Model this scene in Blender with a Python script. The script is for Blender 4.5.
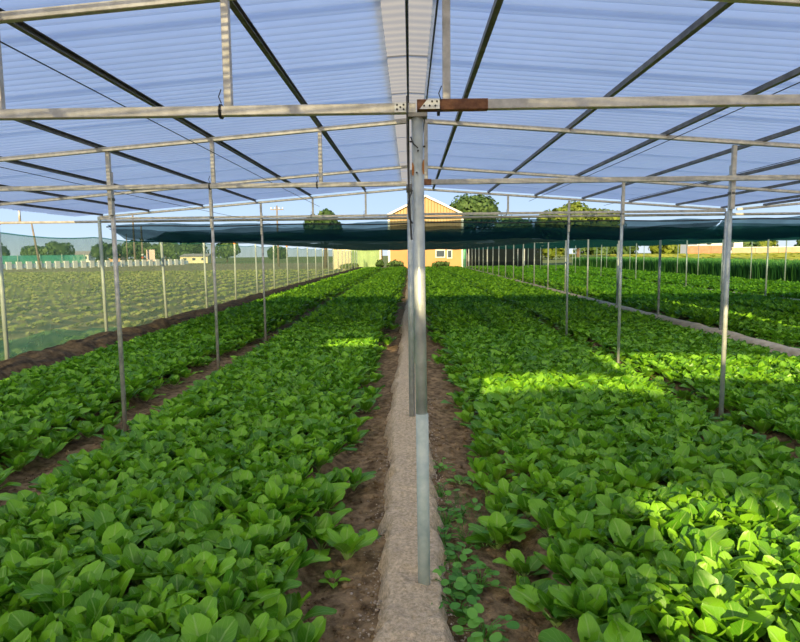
import bpy, math, random
import numpy as np
from mathutils import Vector, Matrix

# ------------------------------------------------------------------ reset
for o in list(bpy.data.objects):
    bpy.data.objects.remove(o, do_unlink=True)
scene = bpy.context.scene
COL = scene.collection
random.seed(7)
rng = np.random.default_rng(11)

# ------------------------------------------------------------------ camera
CAM_H = 1.64
FPX, PITCH, YAW, ROLL = 630.0, 6.07, 1.0, 0.62
cam_d = bpy.data.cameras.new('camera')
cam_d.sensor_width = 36.0
cam_d.lens = 36.0 * FPX / 800.0
cam_d.clip_end = 1500
cam = bpy.data.objects.new('camera', cam_d)
COL.objects.link(cam)
p_, y_, r_ = (math.radians(a) for a in (PITCH, YAW, ROLL))
fwd = Vector((-math.sin(y_) * math.cos(p_), math.cos(y_) * math.cos(p_), -math.sin(p_)))
ri0 = Vector((math.cos(y_), math.sin(y_), 0))
up0 = ri0.cross(fwd)
ri = math.cos(r_) * ri0 - math.sin(r_) * up0
up = math.sin(r_) * ri0 + math.cos(r_) * up0
M = Matrix((ri, up, -fwd)).transposed().to_4x4()
M.translation = Vector((0, 0, CAM_H))
cam.matrix_world = M
scene.camera = cam

# ------------------------------------------------------------------ light
SUN_EL = math.radians(16.5)
SUN_AZ = math.radians(10.0)          # light travels towards +Y and a little towards +X
world = bpy.data.worlds.new('world')
scene.world = world
world.use_nodes = True
wn = world.node_tree
wn.nodes.clear()
w_out = wn.nodes.new('ShaderNodeOutputWorld')
w_bg = wn.nodes.new('ShaderNodeBackground')
# clear evening sky: pale at the horizon, deeper blue overhead, the same all round
w_tc = wn.nodes.new('ShaderNodeTexCoord')
w_sep = wn.nodes.new('ShaderNodeSeparateXYZ')
w_ramp = wn.nodes.new('ShaderNodeValToRGB')
els = w_ramp.color_ramp.elements
for e_p, e_c in ((0.0, (0.66, 0.74, 0.80)), (0.035, (0.52, 0.68, 0.86)), (0.12, (0.42, 0.59, 0.86)), (0.45, (0.36, 0.49, 0.80)), (1.0, (0.30, 0.42, 0.72))):
    e_ = els[0] if e_p == 0.0 else (els[-1] if e_p == 1.0 else els.new(e_p))
    e_.position = e_p; e_.color = (*e_c, 1)
w_bg.inputs['Strength'].default_value = 1.05
wn.links.new(w_tc.outputs['Generated'], w_sep.inputs[0])
wn.links.new(w_sep.outputs['Z'], w_ramp.inputs[0])
wn.links.new(w_ramp.outputs[0], w_bg.inputs['Color'])
wn.links.new(w_bg.outputs[0], w_out.inputs['Surface'])

sun_d = bpy.data.lights.new('sun', 'SUN')
sun_d.energy = 8.5
sun_d.angle = math.radians(0.6)
sun_d.color = (1.0, 0.79, 0.42)
sun = bpy.data.objects.new('sun', sun_d)
COL.objects.link(sun)
travel = Vector((math.sin(SUN_AZ) * math.cos(SUN_EL), math.cos(SUN_AZ) * math.cos(SUN_EL), -math.sin(SUN_EL)))
sun.rotation_euler = travel.to_track_quat('-Z', 'Y').to_euler()
sun.location = (-2, -30, 12)

vs = scene.view_settings
vs.view_transform = 'Standard'
vs.look = 'None'
vs.gamma = 1.0
vs.use_curve_mapping = False
vs.exposure = 0.27

# ------------------------------------------------------------------ helpers
def tag(o, label=None, cat=None, group=None, kind=None):
    if label: o['label'] = label
    if cat: o['category'] = cat
    if group: o['group'] = group
    if kind: o['kind'] = kind
    return o

def link(o, parent=None):
    COL.objects.link(o)
    if parent is not None:
        o.parent = parent
    return o

def empty(name, loc=(0, 0, 0), rz=0.0):
    o = bpy.data.objects.new(name, None)
    o.empty_display_size = 0.1
    o.location = loc
    o.rotation_euler = (0, 0, rz)
    return link(o)

class MB:
    def __init__(s):
        s.v = []; s.f = []
    def add(s, vs_, fs):
        b = len(s.v)
        s.v += [tuple(x) for x in vs_]
        s.f += [tuple(i + b for i in f) for f in fs]
        return s
    def box(s, x0, x1, y0, y1, z0, z1):
        return s.add([(x0, y0, z0), (x1, y0, z0), (x1, y1, z0), (x0, y1, z0), (x0, y0, z1), (x1, y0, z1), (x1, y1, z1), (x0, y1, z1)],
                     [(0, 3, 2, 1), (4, 5, 6, 7), (0, 1, 5, 4), (1, 2, 6, 5), (2, 3, 7, 6), (3, 0, 4, 7)])
    def bar(s, a, b, w, h, upv=(0, 0, 1)):
        a = Vector(a); b = Vector(b); d = (b - a).normalized(); u = Vector(upv)
        if abs(d.dot(u)) > 0.99: u = Vector((0, 1, 0))
        r = d.cross(u).normalized(); u = r.cross(d).normalized()
        c = 0.14
        prof = [(-1, -1 + c), (-1 + c, -1), (1 - c, -1), (1, -1 + c), (1, 1 - c), (1 - c, 1), (-1 + c, 1), (-1, 1 - c)]
        q = []
        for e in (a, b):
            for i, j in prof: q.append(e + r * (i * w / 2) + u * (j * h / 2))
        n = 8
        fs = [(i, (i + 1) % n, n + (i + 1) % n, n + i) for i in range(n)] + [tuple(range(n))[::-1], tuple(range(n, 2 * n))]
        return s.add(q, fs)
    def channel(s, a, b, w, h, t=0.003):
        # open C section, opening towards +r
        a = Vector(a); b = Vector(b); d = (b - a).normalized(); u = Vector((0, 0, 1))
        r = d.cross(u).normalized(); u = r.cross(d).normalized()
        pts = [(w / 2, -h / 2), (-w / 2, -h / 2), (-w / 2, h / 2), (w / 2, h / 2), (w / 2, h / 2 - t), (-w / 2 + t, h / 2 - t), (-w / 2 + t, -h / 2 + t), (w / 2, -h / 2 + t)]
        q = []
        for e in (a, b):
            for i, j in pts: q.append(e + r * i + u * j)
        n = 8
        return s.add(q, [(i, (i + 1) % n, n + (i + 1) % n, n + i) for i in range(n)])
    def tube(s, pts, rad, n=10, cap=True):
        pts = [Vector(p) for p in pts]
        rads = rad if isinstance(rad, (list, tuple)) else [rad] * len(pts)
        b = len(s.v)
        for k, p in enumerate(pts):
            d = (pts[min(k + 1, len(pts) - 1)] - pts[max(k - 1, 0)]).normalized()
            u = Vector((0, 0, 1)) if abs(d.z) < 0.9 else Vector((0, 1, 0))
            r = d.cross(u).normalized(); u = r.cross(d)
            for i in range(n):
                t = 2 * math.pi * i / n
                s.v.append(tuple(p + rads[k] * (math.cos(t) * r + math.sin(t) * u)))
        for k in range(len(pts) - 1):
            for i in range(n):
                s.f.append((b + k * n + i, b + k * n + (i + 1) % n, b + (k + 1) * n + (i + 1) % n, b + (k + 1) * n + i))
        if cap:
            s.f.append(tuple(b + i for i in range(n))[::-1])
            e = b + (len(pts) - 1) * n
            s.f.append(tuple(e + i for i in range(n)))
        return s
    def mesh(s, name, mat=None, smooth=False):
        me = bpy.data.meshes.new(name)
        me.from_pydata(s.v, [], s.f)
        if mat: me.materials.append(mat)
        if smooth: me.polygons.foreach_set('use_smooth', [True] * len(me.polygons))
        me.update()
        return me
    def build(s, name, mat, parent=None, smooth=False):
        return link(bpy.data.objects.new(name, s.mesh(name, mat, smooth)), parent)

def np_mesh(name, verts, quads, mat, uv=None, attr=None, smooth=True):
    me = bpy.data.meshes.new(name)
    verts = np.asarray(verts, dtype=np.float32); quads = np.asarray(quads, dtype=np.int32)
    me.vertices.add(len(verts)); me.vertices.foreach_set('co', verts.ravel())
    k = quads.shape[1]
    me.loops.add(quads.size); me.loops.foreach_set('vertex_index', quads.ravel())
    me.polygons.add(len(quads)); me.polygons.foreach_set('loop_start', np.arange(0, quads.size, k, dtype=np.int32))
    me.polygons.foreach_set('loop_total', np.full(len(quads), k, dtype=np.int32))
    if smooth: me.polygons.foreach_set('use_smooth', np.ones(len(quads), dtype=bool))
    if uv is not None:
        l = me.uv_layers.new(name='UVMap')
        l.data.foreach_set('uv', np.asarray(uv, dtype=np.float32)[quads.ravel()].ravel())
    if attr is not None:
        a = me.attributes.new('tint', 'FLOAT', 'POINT')
        a.data.foreach_set('value', np.asarray(attr, dtype=np.float32))
    me.materials.append(mat)
    me.update(); me.validate()
    return me

def grid_quads(nx, ny):
    i, j = np.meshgrid(np.arange(nx - 1), np.arange(ny - 1), indexing='xy')
    a = (j * nx + i).ravel()
    return np.stack([a, a + 1, a + nx + 1, a + nx], axis=1)

_tab = rng.random((256, 256))
def vnoise(x, y):
    xi = np.floor(x).astype(int); yi = np.floor(y).astype(int)
    fx = x - xi; fy = y - yi
    fx = fx * fx * (3 - 2 * fx); fy = fy * fy * (3 - 2 * fy)
    g = lambda a, b: _tab[a % 256, b % 256]
    return (g(xi, yi) * (1 - fx) + g(xi + 1, yi) * fx) * (1 - fy) + (g(xi, yi + 1) * (1 - fx) + g(xi + 1, yi + 1) * fx) * fy
def fbm(x, y, o=4):
    r = 0; a = 0.5
    for k in range(o):
        r = r + a * (vnoise(x * 2 ** k + 17 * k, y * 2 ** k + 5 * k) - 0.5); a *= 0.55
    return r

# ------------------------------------------------------------------ materials
def new_mat(name):
    m = bpy.data.materials.new(name); m.use_nodes = True
    nt = m.node_tree; nt.nodes.clear()
    out = nt.nodes.new('ShaderNodeOutputMaterial')
    return m, nt, out

def N(nt, typ, **kw):
    n = nt.nodes.new(typ)
    for k, v in kw.items(): setattr(n, k, v)
    return n

def ramp(nt, fac, stops):
    r = N(nt, 'ShaderNodeValToRGB')
    els = r.color_ramp.elements
    while len(els) < len(stops): els.new(0.5)
    for e, (p, c) in zip(els, stops):
        e.position = p; e.color = (*c, 1)
    nt.links.new(fac, r.inputs[0])
    return r.outputs[0]

def noise(nt, scale, detail=4, rough=0.6, stretch=None, coord='Object'):
    tc = N(nt, 'ShaderNodeTexCoord')
    mp = N(nt, 'ShaderNodeMapping')
    if stretch: mp.inputs['Scale'].default_value = stretch
    nt.links.new(tc.outputs[coord], mp.inputs[0])
    n = N(nt, 'ShaderNodeTexNoise')
    n.inputs['Scale'].default_value = scale; n.inputs['Detail'].default_value = detail; n.inputs['Roughness'].default_value = rough
    nt.links.new(mp.outputs[0], n.inputs['Vector'])
    return n.outputs[0]

def mat_basic(name, c1, c2=None, scale=8, rough=0.7, metal=0.0, bump=0.0, bscale=40, stretch=None, spec=0.5):
    m, nt, out = new_mat(name)
    b = N(nt, 'ShaderNodeBsdfPrincipled')
    b.inputs['Roughness'].default_value = rough; b.inputs['Metallic'].default_value = metal
    b.inputs['Specular IOR Level'].default_value = spec
    if c2 is None: b.inputs['Base Color'].default_value = (*c1, 1)
    else: nt.links.new(ramp(nt, noise(nt, scale, stretch=stretch), [(0.35, c1), (0.65, c2)]), b.inputs['Base Color'])
    if bump:
        bp = N(nt, 'ShaderNodeBump'); bp.inputs['Strength'].default_value = bump; bp.inputs['Distance'].default_value = 0.02
        nt.links.new(noise(nt, bscale, 6), bp.inputs['Height']); nt.links.new(bp.outputs[0], b.inputs['Normal'])
    nt.links.new(b.outputs[0], out.inputs[0])
    return m

def mat_net(name, col, trans, tint, weave=None):
    m, nt, out = new_mat(name)
    d = N(nt, 'ShaderNodeBsdfDiffuse'); d.inputs[0].default_value = (*col, 1)
    tl = N(nt, 'ShaderNodeBsdfTranslucent'); tl.inputs[0].default_value = (*col, 1)
    tr = N(nt, 'ShaderNodeBsdfTransparent'); tr.inputs[0].default_value = (*tint, 1)
    a = N(nt, 'ShaderNodeMixShader'); a.inputs[0].default_value = 0.35
    nt.links.new(d.outputs[0], a.inputs[1]); nt.links.new(tl.outputs[0], a.inputs[2])
    mx = N(nt, 'ShaderNodeMixShader')
    mr = N(nt, 'ShaderNodeMapRange'); mr.inputs['From Min'].default_value = 0.3; mr.inputs['From Max'].default_value = 0.7
    mr.inputs['To Min'].default_value = trans - 0.06; mr.inputs['To Max'].default_value = trans + 0.06
    nt.links.new(noise(nt, weave or 1.5, 3), mr.inputs[0]); nt.links.new(mr.outputs[0], mx.inputs[0])
    nt.links.new(a.outputs[0], mx.inputs[1]); nt.links.new(tr.outputs[0], mx.inputs[2])
    nt.links.new(mx.outputs[0], out.inputs[0])
    return m

def mat_leaf(name, dark, light, vein, trl=0.3, rough=0.42, veins=True):
    m, nt, out = new_mat(name)
    oi = N(nt, 'ShaderNodeObjectInfo'); at = N(nt, 'ShaderNodeAttribute'); at.attribute_name = 'tint'
    ad = N(nt, 'ShaderNodeMath', operation='ADD'); nt.links.new(oi.outputs['Random'], ad.inputs[0]); nt.links.new(at.outputs['Fac'], ad.inputs[1])
    fr = N(nt, 'ShaderNodeMath', operation='FRACT'); nt.links.new(ad.outputs[0], fr.inputs[0])
    ns = noise(nt, 14, 3)
    mm = N(nt, 'ShaderNodeMath', operation='MULTIPLY_ADD'); nt.links.new(ns, mm.inputs[0]); mm.inputs[1].default_value = 0.5; nt.links.new(fr.outputs[0], mm.inputs[2])
    col = ramp(nt, mm.outputs[0], [(0.15, dark), (0.75, tuple((a + b) / 2 for a, b in zip(dark, light))), (1.0, light)])
    b = N(nt, 'ShaderNodeBsdfPrincipled'); b.inputs['Roughness'].default_value = rough
    b.inputs['Specular IOR Level'].default_value = 0.35
    if veins:
        uv = N(nt, 'ShaderNodeUVMap'); sp = N(nt, 'ShaderNodeSeparateXYZ'); nt.links.new(uv.outputs[0], sp.inputs[0])
        c = N(nt, 'ShaderNodeMath', operation='SUBTRACT'); nt.links.new(sp.outputs[0], c.inputs[0]); c.inputs[1].default_value = 0.5
        ab = N(nt, 'ShaderNodeMath', operation='ABSOLUTE'); nt.links.new(c.outputs[0], ab.inputs[0])
        mid = N(nt, 'ShaderNodeMapRange', interpolation_type='SMOOTHSTEP'); nt.links.new(ab.outputs[0], mid.inputs[0])
        mid.inputs[1].default_value = 0.012; mid.inputs[2].default_value = 0.06; mid.inputs[3].default_value = 1; mid.inputs[4].default_value = 0
        ph = N(nt, 'ShaderNodeMath', operation='MULTIPLY_ADD'); nt.links.new(ab.outputs[0], ph.inputs[0]); ph.inputs[1].default_value = -0.55; nt.links.new(sp.outputs[1], ph.inputs[2])
        f2 = N(nt, 'ShaderNodeMath', operation='MULTIPLY'); nt.links.new(ph.outputs[0], f2.inputs[0]); f2.inputs[1].default_value = 58
        sn = N(nt, 'ShaderNodeMath', operation='SINE'); nt.links.new(f2.outputs[0], sn.inputs[0])
        lv = N(nt, 'ShaderNodeMapRange', interpolation_type='SMOOTHSTEP'); nt.links.new(sn.outputs[0], lv.inputs[0])
        lv.inputs[1].default_value = 0.86; lv.inputs[2].default_value = 1.0; lv.inputs[3].default_value = 0; lv.inputs[4].default_value = 0.35
        pet = N(nt, 'ShaderNodeMapRange', interpolation_type='SMOOTHSTEP'); nt.links.new(sp.outputs[1], pet.inputs[0])
        pet.inputs[1].default_value = 0.30; pet.inputs[2].default_value = 0.42; pet.inputs[3].default_value = 1; pet.inputs[4].default_value = 0
        m1 = N(nt, 'ShaderNodeMath', operation='MAXIMUM'); nt.links.new(mid.outputs[0], m1.inputs[0]); nt.links.new(lv.outputs[0], m1.inputs[1])
        m1b = N(nt, 'ShaderNodeMath', operation='MULTIPLY'); nt.links.new(m1.outputs[0], m1b.inputs[0]); m1b.inputs[1].default_value = 0.45
        m2 = N(nt, 'ShaderNodeMath', operation='MAXIMUM'); nt.links.new(m1b.outputs[0], m2.inputs[0]); nt.links.new(pet.outputs[0], m2.inputs[1])
        mx = N(nt, 'ShaderNodeMix', data_type='RGBA'); nt.links.new(m2.outputs[0], mx.inputs[0]); nt.links.new(col, mx.inputs[6]); mx.inputs[7].default_value = (*vein, 1)
        col = mx.outputs[2]
        bp = N(nt, 'ShaderNodeBump'); bp.inputs['Strength'].default_value = 0.35; bp.inputs['Distance'].default_value = 0.004; bp.invert = True
        nt.links.new(m1.outputs[0], bp.inputs['Height']); nt.links.new(bp.outputs[0], b.inputs['Normal'])
    nt.links.new(col, b.inputs['Base Color'])
    t = N(nt, 'ShaderNodeBsdfTranslucent'); nt.links.new(col, t.inputs[0])
    ms = N(nt, 'ShaderNodeMixShader'); ms.inputs[0].default_value = trl
    nt.links.new(b.outputs[0], ms.inputs[1]); nt.links.new(t.outputs[0], ms.inputs[2])
    nt.links.new(ms.outputs[0], out.inputs[0])
    return m

def mat_roof(name, col, clear):
    m, nt, out = new_mat(name)
    sp = ramp(nt, noise(nt, 9, 5, 0.75), [(0.70, (1, 1, 1)), (0.78, (0.25, 0.22, 0.2))])
    st = ramp(nt, noise(nt, 1.2, 4, 0.6), [(0.3, tuple(c * 0.9 for c in col)), (0.7, col)])
    mu = N(nt, 'ShaderNodeMix', data_type='RGBA', blend_type='MULTIPLY'); mu.inputs[0].default_value = 1
    nt.links.new(st, mu.inputs[6]); nt.links.new(sp, mu.inputs[7])
    tl = N(nt, 'ShaderNodeBsdfTranslucent'); nt.links.new(mu.outputs[2], tl.inputs[0])
    di = N(nt, 'ShaderNodeBsdfDiffuse'); nt.links.new(mu.outputs[2], di.inputs[0])
    a = N(nt, 'ShaderNodeMixShader'); a.inputs[0].default_value = 0.25
    nt.links.new(tl.outputs[0], a.inputs[1]); nt.links.new(di.outputs[0], a.inputs[2])
    tr = N(nt, 'ShaderNodeBsdfTransparent'); tr.inputs[0].default_value = (0.85, 0.93, 1, 1)
    mx = N(nt, 'ShaderNodeMixShader'); mx.inputs[0].default_value = clear
    nt.links.new(a.outputs[0], mx.inputs[1]); nt.links.new(tr.outputs[0], mx.inputs[2])
    nt.links.new(mx.outputs[0], out.inputs[0])
    return m

GALV = mat_basic('galvanised_steel', (0.42, 0.39, 0.34), (0.60, 0.56, 0.50), 18, 0.45, 0.35, 0.08, 120)
GALV_DARK = mat_basic('weathered_steel', (0.13, 0.125, 0.12), (0.22, 0.21, 0.20), 12, 0.55, 0.4)
PIPE = mat_basic('galvanised_pipe', (0.38, 0.41, 0.39), (0.54, 0.57, 0.54), 14, 0.42, 0.4, 0.05, 90)
PIPE_GREEN = mat_basic('pale_pipe', (0.36, 0.42, 0.36), (0.48, 0.52, 0.46), 10, 0.5, 0.1)
SLEEVE = mat_basic('pale_sleeve', (0.40, 0.47, 0.42), (0.54, 0.58, 0.51), 22, 0.6, 0.0, 0.1, 60)
RUST = mat_basic('rust', (0.13, 0.055, 0.03), (0.26, 0.12, 0.06), 25, 0.85, 0.1, 0.2, 90)
RUST_ORANGE = mat_basic('orange_rust', (0.42, 0.14, 0.03), (0.55, 0.24, 0.07), 30, 0.85)
PLATE = mat_basic('white_plate', (0.62, 0.62, 0.60), (0.75, 0.74, 0.71), 30, 0.5, 0.3)
BLACK = mat_basic('black_plastic', (0.02, 0.02, 0.022), None, rough=0.5)
ORANGE = mat_basic('orange_plastic', (0.75, 0.25, 0.04), (0.6, 0.2, 0.03), 40, 0.5)
SOIL = mat_basic('brown_soil', (0.13, 0.083, 0.044), (0.40, 0.27, 0.145), 14, 0.95, 0, 1.0, 45, spec=0.1)
MOUND = mat_basic('tan_gravelly_earth', (0.56, 0.41, 0.25), (0.90, 0.70, 0.47), 55, 0.95, 0, 1.0, 120, spec=0.1)
BERM = mat_basic('dark_earth', (0.045, 0.032, 0.022), (0.13, 0.095, 0.062), 10, 0.95, 0, 1.0, 30, spec=0.1)
CONC = mat_basic('pale_concrete', (0.46, 0.37, 0.25), (0.62, 0.52, 0.37), 6, 0.9, 0, 0.4, 30)
PEBBLE = mat_basic('pale_pebble', (0.30, 0.22, 0.15), (0.62, 0.50, 0.38), 60, 0.9)
FIELD = mat_basic('field_earth', (0.24, 0.21, 0.10), (0.36, 0.31, 0.16), 0.6, 0.95, spec=0.1)
TURF = mat_basic('far_turf', (0.10, 0.14, 0.035), (0.20, 0.22, 0.07), 0.15, 0.95, spec=0.1)
LEAF = mat_leaf('crop_leaf', (0.045, 0.185, 0.006), (0.215, 0.470, 0.020), (0.42, 0.60, 0.16), 0.25, 0.36)
WEED = mat_leaf('weed_leaf', (0.07, 0.25, 0.03), (0.17, 0.42, 0.06), (0.2, 0.3, 0.1), 0.25, 0.6, veins=False)
RICE = mat_leaf('rice_blade', (0.02, 0.12, 0.03), (0.10, 0.28, 0.04), (0.3, 0.3, 0.1), 0.25, 0.6, veins=False)  # dark green carries the shaded front of the rice in its colour
TUFT = mat_leaf('field_crop', (0.16, 0.22, 0.06), (0.34, 0.36, 0.12), (0.3, 0.3, 0.1), 0.3, 0.6, veins=False)
TREE_D = mat_leaf('dark_tree_leaf', (0.02, 0.06, 0.012), (0.07, 0.13, 0.025), (0, 0, 0), 0.25, 0.6, veins=False)
TREE_Y = mat_leaf('yellowish_tree_leaf', (0.09, 0.15, 0.015), (0.22, 0.27, 0.03), (0, 0, 0), 0.3, 0.6, veins=False)
TREE_M = mat_leaf('tree_leaf', (0.04, 0.09, 0.02), (0.10, 0.17, 0.04), (0, 0, 0), 0.25, 0.6, veins=False)
BARK = mat_basic('bark', (0.09, 0.06, 0.04), (0.16, 0.11, 0.075), 6, 0.9)
ROOF = mat_roof('blue_translucent_sheet', (0.80, 0.86, 0.97), 0.13)
RIDGE = mat_roof('grey_translucent_sheet', (0.50, 0.48, 0.45), 0.0)
NET_DARK = mat_net('dark_shade_net', (0.02, 0.045, 0.04), 0.40, (0.85, 0.9, 0.9))
NET_TEAL = mat_net('teal_shade_net', (0.015, 0.075, 0.06), 0.40, (0.75, 0.95, 0.92))
NET_FOLD = mat_net('teal_net_fold', (0.02, 0.085, 0.085), 0.24, (0.7, 0.9, 0.95))
NET_FENCE = mat_net('pale_green_net', (0.26, 0.40, 0.22), 0.50, (0.92, 0.97, 0.90))
NET_SKIRT = mat_net('teal_net_skirt', (0.05, 0.30, 0.21), 0.5, (0.7, 0.95, 0.9))
NET_BLACK = mat_net('black_net_wall', (0.012, 0.018, 0.02), 0.12, (0.9, 0.9, 0.9))
OCHRE = mat_basic('ochre_metal_wall', (0.38, 0.24, 0.10), (0.42, 0.275, 0.12), 0.6, 0.6)
ORANGE_WALL = mat_basic('orange_wall', (0.44, 0.21, 0.07), (0.49, 0.25, 0.09), 0.5, 0.7)
TRIMW = mat_basic('white_trim', (0.7, 0.68, 0.62), None, rough=0.6)
ROOFM = mat_basic('grey_roof', (0.30, 0.28, 0.26), (0.36, 0.34, 0.31), 1, 0.6)
CREAM = mat_basic('cream_wall', (0.66, 0.58, 0.38), (0.72, 0.64, 0.44), 0.6, 0.7)
WHITEW = mat_basic('white_wall', (0.72, 0.72, 0.70), None, rough=0.7)
BLUEP = mat_basic('blue_grey_panel', (0.42, 0.54, 0.66), (0.50, 0.60, 0.70), 2, 0.5)
BRICKR = mat_basic('red_brown_wall', (0.42, 0.16, 0.09), (0.50, 0.22, 0.13), 1.5, 0.8)
PINKW = mat_basic('tan_wall', (0.50, 0.30, 0.18), (0.55, 0.35, 0.22), 1.0, 0.8)
GLASSD = mat_basic('dark_window', (0.05, 0.07, 0.09), None, rough=0.2)
WOOD = mat_basic('pole_wood', (0.16, 0.13, 0.10), (0.24, 0.20, 0.16), 3, 0.85)
TEALF = mat_net('teal_far_net', (0.06, 0.30, 0.24), 0.15, (0.8, 1, 0.95))
REDP = mat_basic('red_paint', (0.55, 0.09, 0.05), None, rough=0.6)
PINKS = mat_basic('pale_pink_board', (0.70, 0.50, 0.45), (0.76, 0.58, 0.52), 3, 0.6)

# ------------------------------------------------------------------ layout
FR = [2.78 + 2.88 * k for k in range(-4, 24)]
def frame(k): return 2.78 + 2.88 * (k - 1)      # frame(1) is the first truss in view
PEAK, SLOPE, EAVE = 2.845, 0.078, 5.6
def rz(x): return PEAK - SLOPE * abs(x)
END_Y = 68.0
BEDS = [(-4.84, -3.04), (-2.39, -0.575), (0.61, 2.63), (2.98, 5.16), (6.1, 8.30), (8.72, 10.75), (11.7, 13.8), (14.15, 16.4)]

def smooth(a, b, x):
    t = np.clip((x - a) / (b - a), 0, 1); return t * t * (3 - 2 * t)
def gz(x, y):
    x = np.asarray(x, dtype=float); y = np.asarray(y, dtype=float)
    z = np.zeros(np.broadcast(x, y).shape)
    for a, b in BEDS:
        z = z + 0.09 * smooth(a - 0.06, a + 0.12, x) * (1 - smooth(b - 0.12, b + 0.06, x))
    z = z + 0.05 * np.exp(-(x / 0.3) ** 2)
    return z
def gz_n(x, y):
    return gz(x, y) + 0.08 * fbm(x * 3.1, y * 3.1, 5) + 0.05 * fbm(x * 11, y * 11, 3)

# ------------------------------------------------------------------ ground
ys = np.concatenate([np.arange(-12, 1.2, 0.6), np.arange(1.2, 7, 0.045), np.arange(7, 14, 0.12), np.arange(14, END_Y + 3, 0.6)])
xs = np.concatenate([np.arange(-6.4, -3.0, 0.08), np.arange(-3.0, 3.4, 0.035), np.arange(3.4, 17.6, 0.12)])
X, Y = np.meshgrid(xs, ys)
Z = gz_n(X, Y)
soil = link(bpy.data.objects.new('soil_ground', np_mesh('soil_ground', np.stack([X.ravel(), Y.ravel(), Z.ravel()], 1), grid_quads(len(xs), len(ys)), SOIL)))
tag(soil, 'brown crumbly soil of the beds and furrows', 'soil', kind='structure')

# pale earthen ridge along the middle
ys = np.concatenate([np.arange(-3, 1.2, 0.2), np.arange(1.2, 7, 0.018), np.arange(7, 14, 0.06), np.arange(14, END_Y, 0.4)])
us = np.linspace(-1, 1, 45)
U, Y = np.meshgrid(us, ys)
hwL = 0.165 + 0.10 * fbm(Y * 1.7, Y * 0 + 3, 4) + 0.09 * fbm(Y * 9, Y * 0 + 8, 4)
hwR = 0.165 + 0.10 * fbm(Y * 1.7, Y * 0 + 33, 4) + 0.09 * fbm(Y * 9, Y * 0 + 48, 4)
hw = np.where(U < 0, hwL, hwR)
s_ = np.abs(U)
prof = 1 - np.clip((s_ - 0.62) / 0.38, 0, 1) ** 1.6
Xm = -0.02 + 0.02 * np.sin(Y * 0.7) + np.sign(U) * hw * (s_ * 1.15)
Zm = 0.0 + 0.155 * prof + 0.05 * fbm(Xm * 5, Y * 5, 4) * prof + 0.028 * fbm(Xm * 30, Y * 30, 3) - 0.03 * (s_ ** 6)
ridge = link(bpy.data.objects.new('earth_ridge', np_mesh('earth_ridge', np.stack([Xm.ravel(), Y.ravel(), Zm.ravel()], 1), grid_quads(len(us), len(ys)), MOUND)))
tag(ridge, 'pale tan earthen ridge running between the two middle beds', 'ridge', kind='structure')

# dark berm under the left net wall
ys = np.concatenate([np.arange(2, 14, 0.07), np.arange(14, END_Y + 1, 0.4)])
us = np.linspace(-1, 1, 33)
U, Y = np.meshgrid(us, ys)
Xb = -5.36 + U * (0.50 + 0.12 * fbm(Y * 1.3, Y * 0, 3))
Zb = 0.31 * (1 - np.abs(U) ** 2.2) + 0.16 * fbm(Xb * 4, Y * 4, 5) * (1 - U ** 4) - 0.02
berm = link(bpy.data.objects.new('soil_berm', np_mesh('soil_berm', np.stack([Xb.ravel(), Y.ravel(), Zb.ravel()], 1), grid_quads(len(us), len(ys)), BERM)))
tag(berm, 'dark earth berm along the foot of the green net wall', 'berm', kind='structure')

# concrete borders on the right
for i, bx in enumerate((5.62, 11.22, 16.85)):
    ys = np.concatenate([np.arange(6 if i == 0 else 12, 30, 0.25), np.arange(30, END_Y, 1.0)])
    us = np.linspace(-1, 1, 9)
    U, Y = np.meshgrid(us, ys)
    Xc = bx + U * (0.16 + 0.05 * fbm(Y * 1.1, Y * 0 + i, 3))
    Zc = 0.20 * (1 - np.abs(U) ** 6) + 0.05 * fbm(Xc * 4, Y * 3, 4)
    o = link(bpy.data.objects.new('concrete_border', np_mesh('concrete_border', np.stack([Xc.ravel(), Y.ravel(), Zc.ravel()], 1), grid_quads(len(us), len(ys)), CONC if i < 2 else BERM)))
    tag(o, ('pale border kerb beyond the second bed right of the earth ridge', 'pale border kerb in the middle of the right-hand beds', 'dark earth border along the rice field')[i], 'border', kind='structure')

# far ground all round
def plain(name, x0, x1, y0, y1, z, mat, label, cat):
    nx, ny = 30, 30
    X, Y = np.meshgrid(np.linspace(x0, x1, nx), np.linspace(y0, y1, ny))
    Z = z + 0.0 * X
    o = link(bpy.data.objects.new(name, np_mesh(name, np.stack([X.ravel(), Y.ravel(), Z.ravel()], 1), grid_quads(nx, ny), mat)))
    return tag(o, label, cat, kind='structure')
plain('outer_ground', -400, 400, -150, 700, -0.12, TURF, 'flat olive ground spreading to the horizon', 'ground')

# ridged open field beyond the left net wall
ys = np.concatenate([np.arange(-2, 30, 1.0), np.arange(30, 130, 4.0)])
xs = np.arange(-62, -5.85, 0.18)
X, Y = np.meshgrid(xs, ys)
Zf = 0.10 * np.sin(X * 2 * math.pi / 1.15) + 0.06 * fbm(X * 1.5, Y * 1.5, 3)
Zf = np.where(X > -6.4, Zf * (-5.85 - X) / 0.55, Zf)
o = link(bpy.data.objects.new('ploughed_field', np_mesh('ploughed_field', np.stack([X.ravel(), Y.ravel(), Zf.ravel()], 1), grid_quads(len(xs), len(ys)), FIELD)))
tag(o, 'open field in low ridges beyond the green net wall', 'field', kind='structure')

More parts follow.
